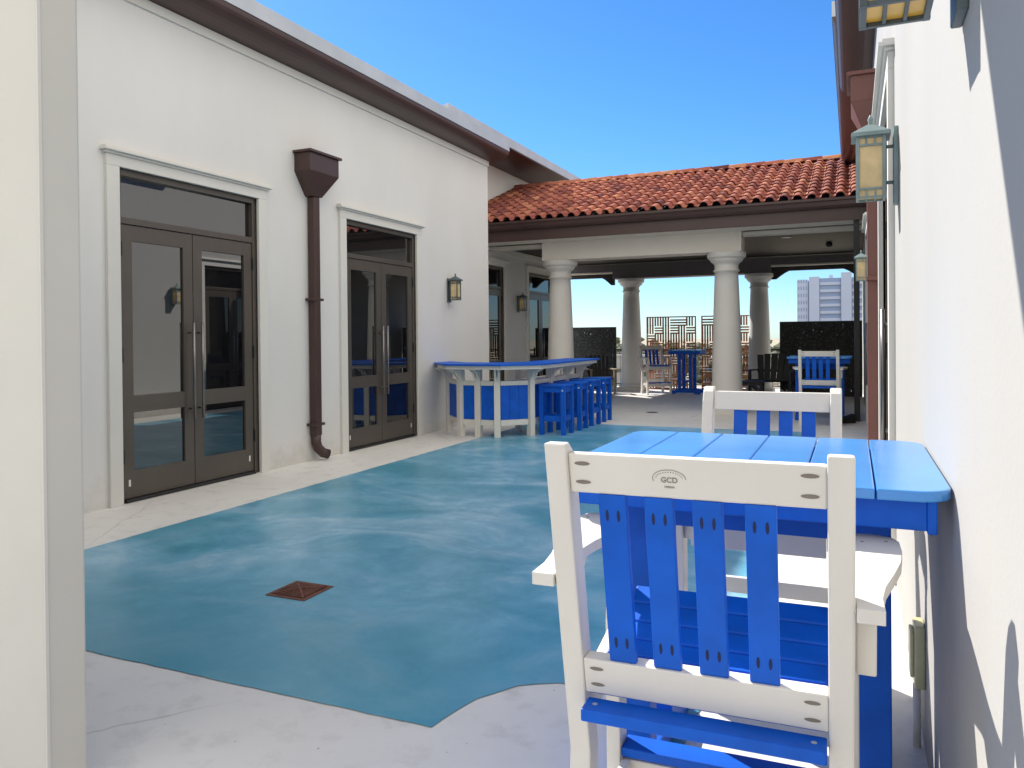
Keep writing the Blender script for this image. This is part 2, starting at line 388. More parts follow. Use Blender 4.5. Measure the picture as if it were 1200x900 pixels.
# ------------------------------------------------------------------ lanterns
def lantern(loc, s, label, k=1.0, metal='lampmetal', glass='amber'):
    e = empty('wall_lantern', loc, 0, label, 'wall lamp', 'wall lanterns'); e.scale = (s * k, k, k)
    bx('back_plate', e, metal, 0, .022, -.055, .055, -.19, .19, .004)
    for z in (-.08, .10): one(lambda m: m.tube([(.0225, 0, z), (.07, 0, z)], .009, metal), 'arm', e)
    c = .125; w = .06
    r = MB(); r.box(c - w - .03, c + w + .03, -w - .03, w + .03, .148, .165, metal)
    a = w + .03; r.hexa([(c - a, -a, .165), (c + a, -a, .165), (c + a, a, .165), (c - a, a, .165)],
           [(c - .02, -.02, .215), (c + .02, -.02, .215), (c + .02, .02, .215), (c - .02, .02, .215)], metal)
    r.lathe([(.014, .21), (.010, .23), (.014, .245), (.003, .268)], metal, 12, Matrix.Translation((c, 0, 0)))
    r.build('lantern_roof', e, .002)
    g = MB(); t = .008
    for sx in (-1, 1):
        for sy in (-1, 1):
            g.box(c + sx * w - t, c + sx * w + t, sy * w - t, sy * w + t, -.16, .148, metal)
    for z in (-.16, -.118, .10, .140):
        for sg in (-1, 1):
            g.box(c - w + t, c + w - t, sg * w - .006, sg * w + .006, z, z + .010, metal)
            g.box(c + sg * w - .006, c + sg * w + .006, -w + t, w - t, z, z + .010, metal)
    for q in (-.02, .02):
        for z0, z1 in ((-.15, -.118), (.11, .14)):
            for sg in (-1, 1):
                g.box(c + q - .004, c + q + .004, sg * w - .005, sg * w + .005, z0, z1, metal)
                g.box(c + sg * w - .005, c + sg * w + .005, q - .004, q + .004, z0, z1, metal)
    for q in (-.02, .02): g.box(c + q - .004, c + q + .004, -w + t, w - t, -.1585, -.1525, metal)
    g.build('cage', e, .001)
    one(lambda q: q.box(c - w + .004, c + w - .004, -w + .004, w - .004, -.150, .148, glass), 'lantern_glass', e)
    return e
lantern((LX, 10.95, 2.205), 1, 'dark lantern on the left wall just right of the second door')
lantern((RX, 16.28, 2.20), 1, 'small dark lantern on the recessed wall between two tall dark doors')
l2 = lantern((WX, 4.60, 2.34), -1, 'pale green metal lantern on the sunlit right wall, lit by the sun', 1.06, 'lamppale')
lantern((WX, 1.92, 2.33), -1, 'nearest lantern cropped by the top edge, seen from below', 1.08, 'lampmetal', 'amberdeep')
lantern((WX, 11.2, 2.30), -1, 'distant pale lantern past the right downpipe beside the dark post', .95, 'lamppale')

# ------------------------------------------------------------------ pavilion
pv = empty('pavilion', (-3.5, 17.6, 0), 0, 'tile roofed open pavilion on round cream columns across the courtyard', 'pavilion')
kids0 = set(bpy.data.objects)
CY0, CY1 = 14.8, 20.3; CXL, CXR = -5.42, -2.14
def column(x, y):
    m = MB(); prof = []
    for k in range(15):
        z = .20 + (2.62 - .20) * k / 14; t = k / 14
        prof.append((.275 - .065 * t ** 1.6, z))
    prof += [(.235, 2.625), (.24, 2.65), (.215, 2.665), (.215, 2.76)]
    m.lathe(prof, 'column', 40, Matrix.Translation((x, y, 0)))
    c = m.build('column', pv)
    m = MB(); m.lathe([(.22, 2.75), (.235, 2.78), (.27, 2.80), (.30, 2.84), (.31, 2.87), (.335, 2.875), (.35, 2.90), (.35, 2.975)], 'column', 40, Matrix.Translation((x, y, 0)))
    m.build('capital', c)
    m = MB(); m.box(x - .34, x + .34, y - .34, y + .34, 0, .09, 'column'); m.lathe([(.33, .09), (.345, .12), (.33, .155), (.30, .16), (.295, .185), (.275, .205)], 'column', 40, Matrix.Translation((x, y, 0)))
    m.build('base', c, .004)
for x in (CXL, CXR):
    for y in (CY0, CY1): column(x, y)
bx('front_beam', pv, 'beam', CXL - .30, CXR + .30, CY0 - .24, CY0 + .24, 2.98, 3.395, .004)
bx('front_soffit', pv, 'beam', -7.0, WX - .003, 14.0, 14.55, 3.335, 3.395, .003)
bx('side_header', pv, 'beam', -7.0, CXL - .303, CY0 - .10, CY0 + .2, 3.27, 3.333, .003)
bx('side_header', pv, 'beam', CXR + .303, WX - .003, CY0 - .10, CY0 + .2, 3.27, 3.333, .003)
bx('rear_beam', pv, 'taupe', CXL - .45, CXR + .30, CY1 - .24, CY1 + .24, 2.98, 3.36, .004)
for xa, xb in ((-7.6, CXL - .453), (CXR + .303, WX - .003)):
    bx('rear_side_beam', pv, 'taupe', xa, xb, CY1 - .24, CY1 + .2, 3.17, 3.36, .003)
    bx('light_strip', pv, 'beam', xa, xb, CY1 - .242, CY1 + .15, 3.13, 3.168, .003)
    n = 20; up = []
    for k in range(n + 1):
        t = k / n; x = xa + (xb - xa) * t; e_ = min(t, 1 - t)
        drop = .30 if e_ < .06 else (.30 - .20 * min(1, (e_ - .06) / .13) ** .8)
        up.append((x, 3.125 - drop))
    m = MB()
    vs = [(x, CY1 - .05, z) for x, z in up] + [(x, CY1 - .05, 3.128) for x, z in up] + [(x, CY1 + .05, z) for x, z in up] + [(x, CY1 + .05, 3.128) for x, z in up]
    q = n + 1; fs = []
    for k in range(n):
        fs += [(k, k + 1, q + k + 1, q + k), (2 * q + k, 3 * q + k, 3 * q + k + 1, 2 * q + k + 1), (k, 2 * q + k, 2 * q + k + 1, k + 1), (q + k, q + k + 1, 3 * q + k + 1, 3 * q + k)]
    fs += [(0, q, 3 * q, 2 * q), (n, 2 * q + n, 3 * q + n, q + n)]
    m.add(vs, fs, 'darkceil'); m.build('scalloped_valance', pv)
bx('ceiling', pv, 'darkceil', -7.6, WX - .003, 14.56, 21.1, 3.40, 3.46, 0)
for x, y in ((-4.6, 16.2), (-2.9, 16.2), (-1.2, 16.4), (-3.6, 18.6)):
    one(lambda m: m.lathe([(.10, 3.385), (.10, 3.399)], 'drip', 24, Matrix.Translation((x, y, 0))), 'recessed_light', pv)
one(lambda m: m.lathe([(.03, 3.30), (.065, 3.33), (.07, 3.37), (.05, 3.399)], 'black', 16, Matrix.Translation((-.45, 17.8, 0))), 'ceiling_camera', pv)
# fascia + gutter
m = MB(); m.box(-7.0, WX - .003, 13.97, 14.01, 3.33, 3.56, 'brown'); m.build('fascia', pv, .004)
m = MB()
prof = [(13.968, 3.54), (13.90, 3.54), (13.86, 3.58), (13.84, 3.64), (13.815, 3.66), (13.815, 3.70), (13.83, 3.70), (13.85, 3.67), (13.968, 3.65)]
k = len(prof); vs = [(-7.0, y, z) for y, z in prof] + [(WX - .003, y, z) for y, z in prof]
m.add(vs, [tuple(range(k)), tuple(range(k, 2 * k))] + [(i, (i + 1) % k, k + (i + 1) % k, k + i) for i in range(k)], 'brown'); m.build('gutter', pv)
# tiled roof
EY, EZ, RY, RZ = 13.86, 3.70, 17.6, 5.07
m = MB(); rx0, rx1 = -7.6, WX - .02
m.add([(rx0, EY + .1, EZ - .03), (rx1, EY + .1, EZ - .03), (rx1, RY, RZ - .05), (rx0, RY, RZ - .05), (rx0, 21.3, EZ - .03), (rx1, 21.3, EZ - .03)],
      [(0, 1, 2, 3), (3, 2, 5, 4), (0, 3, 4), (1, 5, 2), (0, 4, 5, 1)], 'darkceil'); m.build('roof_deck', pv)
per = .222; nc = int((rx1 - rx0) / per); nr = 12; N = 9
for side in (0, 1):
    m = MB()
    slen = math.hypot(RY - EY, RZ - EZ); dy = (RY - EY) / slen; dz = (RZ - EZ) / slen; ex = slen / nr
    for c in range(nc):
        x0 = rx1 - (c + 1) * per
        for r in range(nr):
            tint = min(1, max(0, random.gauss(.52, .16))); jx = random.uniform(-.006, .006); jz = random.uniform(-.003, .004)
            s0 = r * ex - .02; s1 = (r + 1) * ex + .03
            vs = []; fs = []
            for j, (sd, lift, wd) in enumerate(((s0, .045, 1.0), (s1, .018, .93))):
                for layer in (0, 1):
                    for q in range(2 * N + 1):
                        u = q / N     # 0..1 barrel, 1..2 pan
                        if u <= 1:
                            xx = .5 * (1 - math.cos(math.pi * u)) * .62; hh = .062 * math.sin(math.pi * u) ** .9
                        else:
                            w_ = u - 1; xx = .62 + .38 * w_; hh = -.016 * math.sin(math.pi * w_)
                        xx = (xx - .31) * wd + .31
                        h = hh + lift + jz - layer * .014
                        Y = EY + dy * sd - dz * h; Z = EZ + dz * sd + dy * h
                        if side: Y = 2 * RY - Y
                        vs.append((x0 + xx * per + jx, Y, Z))
            n1 = 2 * N + 1
            for q in range(2 * N):
                fs.append((q, q + 1, 2 * n1 + q + 1, 2 * n1 + q))
            m.add(vs, fs, 'tile', tint, True)
            ends = [(q, n1 + q, n1 + q + 1, q + 1) for q in range(2 * N)]
            m.add(vs, ends, 'tile', tint, False)
    o = m.build('tile_roof' if not side else 'rear_tile_slope', pv, tinted=True)
m = MB(); x = rx1 - .02
while x > rx0:
    tint = min(1, max(0, random.gauss(.6, .22))); L = .38; vs = []; fs = []
    for (xx, r_) in ((x, .10), (x - L - .03, .085)):
        for k in range(9):
            a = math.pi * k / 8; vs.append((xx, RY + r_ * math.cos(a) * 1.15, RZ + .035 + r_ * math.sin(a)))
    for k in range(8): fs.append((k, k + 1, 9 + k + 1, 9 + k))
    fs.append(tuple(range(9))[::-1]); m.add(vs, fs, 'tile', tint, True); x -= L
m.build('ridge_tiles', pv, tinted=True)
bx('corner_post', pv, 'black', .02, .11, 14.05, 14.2, 0, 3.33, .004)
for o in set(bpy.data.objects) - kids0:
    if o.parent == pv: unoff(o, pv.location)

# ------------------------------------------------------------------ pub chair
TL = .224
def bp(u, z, dv=0): return Vector((u, -TL * (z - .5) + dv, z))
def back_box(m, u0, u1, z0, z1, d0, d1, mat):
    lo = [bp(u0, z0, d0), bp(u1, z0, d0), bp(u1, z0, d1), bp(u0, z0, d1)]
    hi = [bp(u0, z1, d0), bp(u1, z1, d0), bp(u1, z1, d1), bp(u0, z1, d1)]
    m.hexa(lo, hi, mat)
def ellipse(m, u, z, ru, rz, d, mat):
    n = 14; m.add([bp(u + ru * math.cos(2 * math.pi * k / n), z + rz * math.sin(2 * math.pi * k / n), d) for k in range(n)], [tuple(range(n))], mat)
def pub_chair(loc, rz, label, emblem=False, full=True):
    e = empty('pub_chair', loc, rz, label, 'chair', 'tall white and blue pub chairs')
    W = .30; pwid = .048
    for s in (-1, 1):
        m = MB(); ua, ub = sorted((s * W, s * (W - pwid)))
        # profile in (v,z): leg, bend at seat, leaning back with rounded shoulder
        prof = [(-.055, 0), (.015, 0), (.07, .5), (.07 - TL * .66, 1.16), (.055 - TL * .70, 1.205), (.03 - TL * .725, 1.227), (-TL * .727, 1.227), (-TL * .2, .7), (0, .5)]
        k = len(prof)
        m.add([(ua, a, z) for a, z in prof] + [(ub, a, z) for a, z in prof], [tuple(range(k)), tuple(range(k, 2 * k))] + [(i, (i + 1) % k, k + (i + 1) % k, k + i) for i in range(k)], 'wplas')
        m.build('back_post', e, .005)
    m = MB(); back_box(m, -W + pwid, W - pwid, 1.121, 1.206, .012, .045, 'wplas')
    for s in (-1, 1):
        for z in (1.145, 1.185): ellipse(m, s * .222, z, .017, .0045, .0112, 'hole')
    tr_ = m.build('top_rail', e, .004)
    m = MB(); back_box(m, -W + pwid, W - pwid, .655, .738, .004, .052, 'wplas')
    for s in (-1, 1):
        for z in (.678, .716): ellipse(m, s * .222, z, .016, .0045, .0032, 'hole')
    m.build('lower_rail', e, .004)
    for u in (-.163, -.066, .031, .132):
        m = MB(); back_box(m, u - .0295, u + .0295, .738, 1.121, .010, .030, 'bplas')
        if full:
            for z in (.785, 1.075):
                for q in (-.012, .012): ellipse(m, u + q, z, .0035, .013, .0095, 'bhole')
        m.build('back_slat', e, .003)
    # seat
    def sp(v): return .668 + .075 * (v / .47) - .02 * math.sin(math.pi * max(0, min(1, v / .47)))
    for k in range(6):
        v0 = -.005 + k * .081; v1 = v0 + .073
        z0, z1 = sp(v0), sp(v1); m = MB()
        m.hexa([(-.252, v0, z0 - .026), (.252, v0, z0 - .026), (.252, v0, z0), (-.252, v0, z0)], [(-.252, v1, z1 - .026), (.252, v1, z1 - .026), (.252, v1, z1), (-.252, v1, z1)], 'bplas')
        m.build('seat_slat', e, .004)
    m = MB(); m.box(-.249, .249, -.082, -.018, .612, .640, 'bplas')
    for s in (-1, 1): m.lathe([(.006, .640), (.006, .6405)], 'drip', 10, Matrix.Translation((s * .225, -.05, 0)))
    m.build('rear_bar', e, .004)
    for s in (-1, 1):
        m = MB(); a, b_ = sorted((s * .252, s * .282)); 
        m.hexa([(a, 0, .56), (b_, 0, .56), (b_, 0, .645), (a, 0, .645)], [(a, .46, .64), (b_, .46, .64), (b_, .46, .72), (a, .46, .72)], 'wplas')
        m.build('seat_side', e, .004)
        # front leg with S curved upper
        prof = [(.39, 0), (.46, 0), (.475, .60), (.50, .72), (.47, .82), (.475, .87), (.50, .905), (.35, .905), (.385, .87), (.415, .82), (.40, .74), (.385, .66)]
        k = len(prof); a, b_ = sorted((s * .283, s * .321)); m = MB()
        m.add([(a, p, z) for p, z in prof] + [(b_, p, z) for p, z in prof], [tuple(range(k)), tuple(range(k, 2 * k))] + [(i, (i + 1) % k, k + (i + 1) % k, k + i) for i in range(k)], 'wplas')
        m.build('front_leg', e, .004)
        # arm: S-shaped in plan
        inner = [(.302, -.10), (.302, 0), (.305, .10), (.295, .20), (.275, .30), (.270, .38), (.275, .46), (.30, .50)]
        outer = [(.355, .51), (.40, .49), (.415, .45), (.415, .36), (.405, .26), (.385, .16), (.362, .06), (.352, -.02), (.352, -.10)]
        P = [(s * x, y) for x, y in inner + outer]
        m = MB(); m.prism(P, .905, .933, 'wplas')
        for q in ((.33, .42), (.385, .44)): m.lathe([(.0045, .933), (.0045, .9335)], 'hole', 8, Matrix.Translation((s * q[0], q[1], 0)))
        m.build('arm', e, .006)
        # rear arm bracket
        prof = [(-.04, .905), (.16, .905), (.135, .885), (.085, .85), (.07, .80), (.04, .775), (-.02, .775)]
        k = len(prof); a, b_ = sorted((s * .302, s * (.308 if s < 0 else .34))); m = MB()
        m.add([(a, p, z) for p, z in prof] + [(b_, p, z) for p, z in prof], [tuple(range(k)), tuple(range(k, 2 * k))] + [(i, (i + 1) % k, k + (i + 1) % k, k + i) for i in range(k)], 'wplas')
        m.build('arm_bracket', e, .004)
        m = MB(); a, b_ = sorted((s * .256, s * .281)); m.box(a, b_, -.0, .40, .22, .28, 'wplas'); m.build('side_stretcher', e, .003)
    bx('front_apron', e, 'wplas', -.251, .251, .462, .487, .62, .70, .003)
    bx('footrest', e, 'bplas', -.282, .282, .40, .48, .285, .31, .003)
    bx('front_stretcher', e, 'wplas', -.282, .282, .42, .45, .19, .27, .003)
    bx('rear_stretcher', e, 'wplas', -.252, .252, .0, .03, .30, .37, .003)
    if emblem:
        # oval badge engraved on the back of the top rail: arc, small ring of lettering, GCD
        m = MB(); cz = 1.163; cu = -.042; d = .0113
        def arc(ru, rz, a0, a1, w, seg=26, dash=False):
            for k in range(seg):
                if dash and k % 2: continue
                A = R(a0 + (a1 - a0) * k / seg); B = R(a0 + (a1 - a0) * (k + (.9 if dash else 1.02)) / seg)
                pa = [(ru, rz), (ru - w, rz - w)]
                q = [bp(cu + pa[0][0] * math.cos(A), cz + pa[0][1] * math.sin(A), d), bp(cu + pa[0][0] * math.cos(B), cz + pa[0][1] * math.sin(B), d),
                     bp(cu + pa[1][0] * math.cos(B), cz + pa[1][1] * math.sin(B), d), bp(cu + pa[1][0] * math.cos(A), cz + pa[1][1] * math.sin(A), d)]
                m.add(q, [(0, 1, 2, 3)], 'engrave')
        arc(.034, .019, 200, 0, .0015); arc(.028, .0145, 175, 5, .0022, 30, True)
        m.build('badge_ring', tr_)
        def text(body, size, u, z, bold=0):
            cu_ = bpy.data.curves.new('t', 'FONT'); cu_.body = body; cu_.size = size; cu_.align_x = 'CENTER'; cu_.extrude = .0002; cu_.offset = bold
            tmp = bpy.data.objects.new('t', cu_); col.objects.link(tmp)
            bpy.context.view_layer.update()
            me = bpy.data.meshes.new_from_object(tmp.evaluated_get(bpy.context.evaluated_depsgraph_get()))
            bpy.data.objects.remove(tmp)
            for vtx in me.vertices:
                x, y, zz = vtx.co; vtx.co = bp(u + x, z + y, d - .0002 + zz)
            me.materials.clear(); me.materials.append(M['engrave'])
            o = bpy.data.objects.new('badge_lettering', me); col.objects.link(o); o.parent = tr_
        text('GCD', .0155, cu, 1.155, .0004); text('DESIGN', .006, cu, 1.1435, .0001)
    return e
ch1 = pub_chair((-.300, 1.685, 0), R(1.5), 'nearest tall chair seen from behind, white frame with blue back slats', True)
ch2 = pub_chair((-.345, 3.60, 0), R(180), 'tall white and blue chair facing us across the near blue table')
ch2.scale = (1, 1, .985)
def re(o, loc, rz, label):
    c = copy_tree(o); c.location = loc; c.rotation_euler = (0, 0, rz); c['label'] = label; return c
ch3 = re(ch2, (-.49, 13.15, 0), R(0), 'white and blue chair under the pavilion, back towards us, in front of a black screen')
ch4 = re(ch2, (-4.62, 19.3, 0), R(-145), 'small far white and blue chair in front of the rust lattice screen')

# ------------------------------------------------------------------ pub table
def rounded(x0, x1, y0, y1, r, corners=(1, 1, 1, 1), n=6):
    P = []
    for (cx, cy, a0, on) in ((x1 - r, y1 - r, 0, corners[0]), (x0 + r, y1 - r, 90, corners[1]), (x0 + r, y0 + r, 180, corners[2]), (x1 - r, y0 + r, 270, corners[3])):
        if on:
            for k in range(n + 1): a = R(a0 + 90 * k / n); P.append((cx + r * math.cos(a), cy + r * math.sin(a)))
        else: P.append({0: (x1, y1), 90: (x0, y1), 180: (x0, y0), 270: (x1, y0)}[a0])
    return P
def pub_table(loc, rz, label, W=1.02, L=.97):
    e = empty('pub_table', loc, rz, label, 'table', 'tall blue pub tables')
    n = 6; w = W / n
    for k in range(n):
        x0 = -W / 2 + k * w + (.002 if k else 0); x1 = -W / 2 + (k + 1) * w - (.002 if k < n - 1 else 0)
        co = (k == n - 1, k == 0, k == 0, k == n - 1)
        one(lambda m: m.prism(rounded(x0, x1, -L / 2, L / 2, .085, co), 1.042, 1.07, 'btop'), 'top_plank', e, .004)
    m = MB(); a, b_ = W / 2 - .055, L / 2 - .04
    m.box(-a, a, -b_, -b_ + .028, .965, 1.041, 'bplas'); m.box(-a, a, b_ - .028, b_, .965, 1.041, 'bplas')
    m.box(-a, -a + .028, -b_ + .028, b_ - .028, .965, 1.041, 'bplas'); m.box(a - .028, a, -b_ + .028, b_ - .028, .965, 1.041, 'bplas')
    for s in (-1, 1):
        for t in (-1, 1): m.box(s * (a - .0 if s > 0 else a) - .0, s * (a + .022), t * (b_ - .03), t * (b_ + .003), .958, 1.0405, 'bplas') if s > 0 else m.box(-(a + .022), -a, t * (b_ - .03), t * (b_ + .003), .958, 1.0405, 'bplas')
    m.build('apron', e, .003)
    for s in (-1, 1):
        for t in (-1, 1):
            one(lambda q: q.box(s * .34 - .045, s * .34 + .045, t * .16 - .045, t * .16 + .045, .08, 1.04, 'bplas'), 'leg', e, .005)
        m = MB(); x0, x1 = s * .34 - .04, s * .34 + .04
        prof = [(-.44, 0), (-.30, 0), (-.24, .035), (.24, .035), (.30, 0), (.44, 0), (.44, .05), (.38, .09), (.24, .10), (-.24, .10), (-.38, .09), (-.44, .05)]
        k = len(prof)
        m.add([(x0, p, z) for p, z in prof] + [(x1, p, z) for p, z in prof], [tuple(range(k)), tuple(range(k, 2 * k))] + [(i, (i + 1) % k, k + (i + 1) % k, k + i) for i in range(k)], 'bplas')
        m.build('foot', e, .005)
    for t in (-1, 1):
        bx('cross_beam', e, 'bplas', -.292, .292, t * .16 - .02, t * .16 + .02, .86, .964, .003)
    bx('lower_beam', e, 'bplas', -.292, .292, -.05, .05, .28, .32, .003)
    return e
t1 = pub_table((-.290, 2.585, 0), 0, 'near tall blue plank table with rounded corners against the right wall')
t2 = re(t1, (-.52, 14.35, 0), 0, 'blue table beyond the turned away white chair, before the black screen')
t3 = re(t1, (-3.80, 19.55, 0), R(90), 'far blue table with pedestal base in front of the rust lattice screens'); t3.scale = (.85, .85, 1.02)

# ------------------------------------------------------------------ bar counter
bar = empty('bar_counter', (-4.8, 11.2, 0), 0, 'white framed bar with blue panels and blue top against the left wall', 'bar counter')
kids0 = set(bpy.data.objects)
base = [(-5.74, 10.63), (-5.29, 10.15), (-5.0, 10.15), (-4.70, 10.15), (-4.33, 10.52), (-4.33, 11.3), (-4.33, 12.05), (-4.33, 12.75)]
top = [(-5.905, 10.45), (-5.42, 9.84), (-4.50, 9.82), (-4.02, 10.3), (-4.02, 12.95), (-4.62, 12.95), (-4.62, 10.95), (-4.95, 10.6), (-5.4, 10.6), (-5.905, 11.0)]
one(lambda m: m.prism(top, 1.045, 1.07, 'bplas'), 'bar_top', bar, .004)
for i, (x, y) in enumerate(base):
    if i == 0: d = Vector((-.7, -.7, 0))
    elif i < 4: d = Vector((0, -1, 0)) if i == 2 else (Vector((-.4, -.9, 0)) if i == 1 else Vector((.4, -.9, 0)))
    elif i == 4: d = Vector((.9, -.4, 0))
    else: d = Vector((1, 0, 0))
    d.normalize(); a = math.atan2(d.y, d.x); T = Matrix.Translation((x, y, 0)) @ Matrix.Rotation(a, 4, 'Z')
    p = one(lambda m: m.box(-.045, .045, -.045, .045, 0, .99, 'wplas', T), 'post', bar, .004)
    m = MB(); prof = [(.046, .80), (.062, .85), (.10, .89), (.12, .93), (.19, .96), (.25, .99), (.046, .99)]
    if i > 4: prof = [(min(q[0], .27), q[1]) for q in prof]
    k = len(prof)
    for off in (-.04, .012):
        m.add([(q, off, z) for q, z in prof] + [(q, off + .028, z) for q, z in prof], [tuple(range(k)), tuple(range(k, 2 * k))] + [(j, (j + 1) % k, k + (j + 1) % k, k + j) for j in range(k)], 'wplas', T=T)
    m.build('bracket', p, .003)
for i in range(len(base) - 1):
    a = Vector((*base[i], 0)); b_ = Vector((*base[i + 1], 0)); d = (b_ - a).normalized(); a2 = a + d * .047; b2 = b_ - d * .047
    for z0, z1 in ((.75, .815), (.17, .25)):
        one(lambda m: m.bar(a2 + Vector((0, 0, (z0 + z1) / 2)), b2 + Vector((0, 0, (z0 + z1) / 2)), .05, z1 - z0, 'wplas'), 'rail', bar, .003)
    n = max(1, round((b2 - a2).length / .14)); m = MB()
    for k in range(n):
        p0 = a2.lerp(b2, k / n) + d * .002; p1 = a2.lerp(b2, (k + 1) / n) - d * .002
        m.bar(p0 + Vector((0, 0, .50)), p1 + Vector((0, 0, .50)), .02, .494, 'bplas')
    m.build('blue_panel', bar, .002)
sh = [(x + .09, y + .06) for x, y in [(-5.74, 10.63), (-5.29, 10.15), (-4.70, 10.15)]]
m = MB(); tp = top[:5]
rim = [(-5.86, 10.50), (-5.40, 9.90), (-4.53, 9.885), (-4.08, 10.33), (-4.08, 12.9), (-4.56, 12.9)]
for p, q in zip(rim, rim[1:]): m.bar((*p, 1.017), (*q, 1.017), .03, .054, 'wplas')
m.build('top_rim', bar, .003)
bx('inner_shelf', bar, 'wplas', -4.75, -4.38, 10.65, 12.7, .775, .80, .003)
for y in (10.95, 12.75): bx('back_post', bar, 'wplas', -4.75, -4.67, y - .04, y + .04, 0, 1.044, .004)
for o in set(bpy.data.objects) - kids0:
    if o.parent == bar: unoff(o, bar.location)

# stools
def stool(loc, label):
    e = empty('bar_stool', loc, 0, label, 'stool', 'blue bar stools along the bar')
    one(lambda m: m.prism(rounded(-.21, .21, -.21, .21, .02), .715, .742, 'bplas'), 'seat', e, .004)
    for s in (-1, 1):
        for t in (-1, 1):
            bx('leg', e, 'bplas', s * .17 - .033, s * .17 + .033, t * .17 - .033, t * .17 + .033, 0, .714, .004)
    for nm, z0, z1 in (('apron', .63, .713), ('stretcher_frame', .20, .285)):
        m = MB()
        for t in (-1, 1):
            m.box(-.136, .136, t * .17 - .015, t * .17 + .015, z0, z1, 'bplas'); m.box(t * .17 - .015, t * .17 + .015, -.136, .136, z0 + .001, z1 - .001, 'bplas')
        m.build(nm, e, .003)
    one(lambda m: m.lathe([(.012, 0), (.012, .003)], 'label', 12, Matrix.Translation((.17, -.2035, .66)) @ Matrix.Rotation(R(90), 4, 'X')), 'screw_cap', e)
    return e
s1 = stool((-4.05, 10.85, 0), 'nearest blue bar stool, beside the blue panelled bar corner')
for k, (y, l) in enumerate(((11.50, 'second blue bar stool from the near end of the row'), (12.15, 'third blue bar stool from the near end of the row'), (12.80, 'farthest blue bar stool at the open end of the bar'))):
    c = re(s1, (-4.03, y, 0), R((2, -2, 1)[k]), l)

# ------------------------------------------------------------------ floor drains
dr = empty('floor_drain', (-2.91, 3.57, .004), R(0), 'square rusty grate in the blue painted floor', 'drain')
m = MB(); w = .135
m.box(-w, w, -w, w, 0, .004, 'grate'); m.build('frame', dr)
m = MB(); m.box(-.108, .108, -.108, .108, .0042, .0048, 'black')
for k in range(-6, 7):
    m.box(-.105, .105, k * .0165 - .0042, k * .0165 + .0042, .005, .009 + (6 - abs(k)) * .0006, 'grate')
for sg in (-1, 1): m.bar((-.108, -.108 * sg, .0075), (0, 0, .016), .012, .006, 'grate'); m.bar((0, 0, .016), (.108, .108 * sg, .0075), .012, .006, 'grate')
m.build('grate', dr)
d2 = empty('floor_drain', (-3.48, 14.5, .0), 0, 'small round dark drain in the pavilion floor', 'drain')
one(lambda m: m.lathe([(.11, .0005), (.11, .004)], 'black', 24), 'cover', d2)

# ------------------------------------------------------------------ outlet box + conduit
ob = empty('outlet_box', (WX, 3.05, .33), 0, 'yellowish weatherproof outlet cover low on the right wall', 'outlet')
bx('box', ob, 'outlet', -.035, 0, -.055, .055, -.11, .11, .008)
bx('cover', ob, 'outlet', -.048, -.0355, -.045, .045, -.075, .085, .006)
one(lambda m: m.tube([(-.025, 0, -.11), (-.025, 0, -.328)], .013, 'wplas'), 'conduit', ob)

# ------------------------------------------------------------------ rust lattice screens
def lattice(loc, label, W, H=1.97, seed=1):
    rnd = random.Random(seed)
    e = empty('lattice_screen', loc, 0, label, 'screen', 'rust lattice screens')
    m = MB(); m.box(-W / 2, -W / 2 + .03, -.015, .015, 0, H, 'rust'); m.box(W / 2 - .03, W / 2, -.015, .015, 0, H, 'rust'); m.box(-W / 2 + .03, W / 2 - .03, -.015, .015, H - .03, H, 'rust'); m.box(-W / 2 + .03, W / 2 - .03, -.015, .015, 0, .03, 'rust')
    m.build('frame', e)
    m = MB(); nx = round((W - .06) / .215); nz = round((H - .06) / .215); cw = (W - .06) / nx; chh = (H - .06) / nz
    for i in range(nx):
        for j in range(nz):
            x0 = -W / 2 + .03 + i * cw; z0 = .03 + j * chh; t = .020; y = .012
            if (i + j + (rnd.random() < .22)) % 2:
                for q in (0, .333, .667): m.box(x0 + q * cw - t, x0 + q * cw + t, -y + .001 * (i % 2), y - .001 * (i % 2), z0 - t, z0 + chh + t, 'rust')
            else:
                for q in (0, .333, .667): m.box(x0 - t, x0 + cw + t, -y + .002 + .001 * (j % 2), y - .002 - .001 * (j % 2), z0 + q * chh - t, z0 + q * chh + t, 'rust')
    m.build('lattice', e); return e
lattice((-4.50, 20.95, 0), 'full rust lattice screen behind the far blue table', 1.34)
lattice((-3.06, 20.95, 0), 'rust lattice screen partly hidden by the front right column', 1.26, seed=5)

def blackscreen(loc, W, H, label):
    e = empty('perforated_screen', loc, 0, label, 'screen', 'black perforated screens')
    bx('panel', e, 'perf', -W / 2 + .03, W / 2 - .03, -.008, .008, .03, H - .03, 0)
    m = MB(); m.box(-W / 2, -W / 2 + .03, -.015, .015, 0, H, 'black'); m.box(W / 2 - .03, W / 2, -.015, .015, 0, H, 'black'); m.box(-W / 2 + .03, W / 2 - .03, -.015, .015, H - .03, H, 'black'); m.box(-W / 2 + .03, W / 2 - .03, -.015, .015, 0, .03, 'black')
    m.build('frame', e); return e
blackscreen((-6.62, 20.4, 0), 1.5, 1.70, 'black perforated screen left, between the front and rear left columns')
blackscreen((-.70, 19.6, 0), 1.80, 1.76, 'large black perforated screen on the right below the tower')

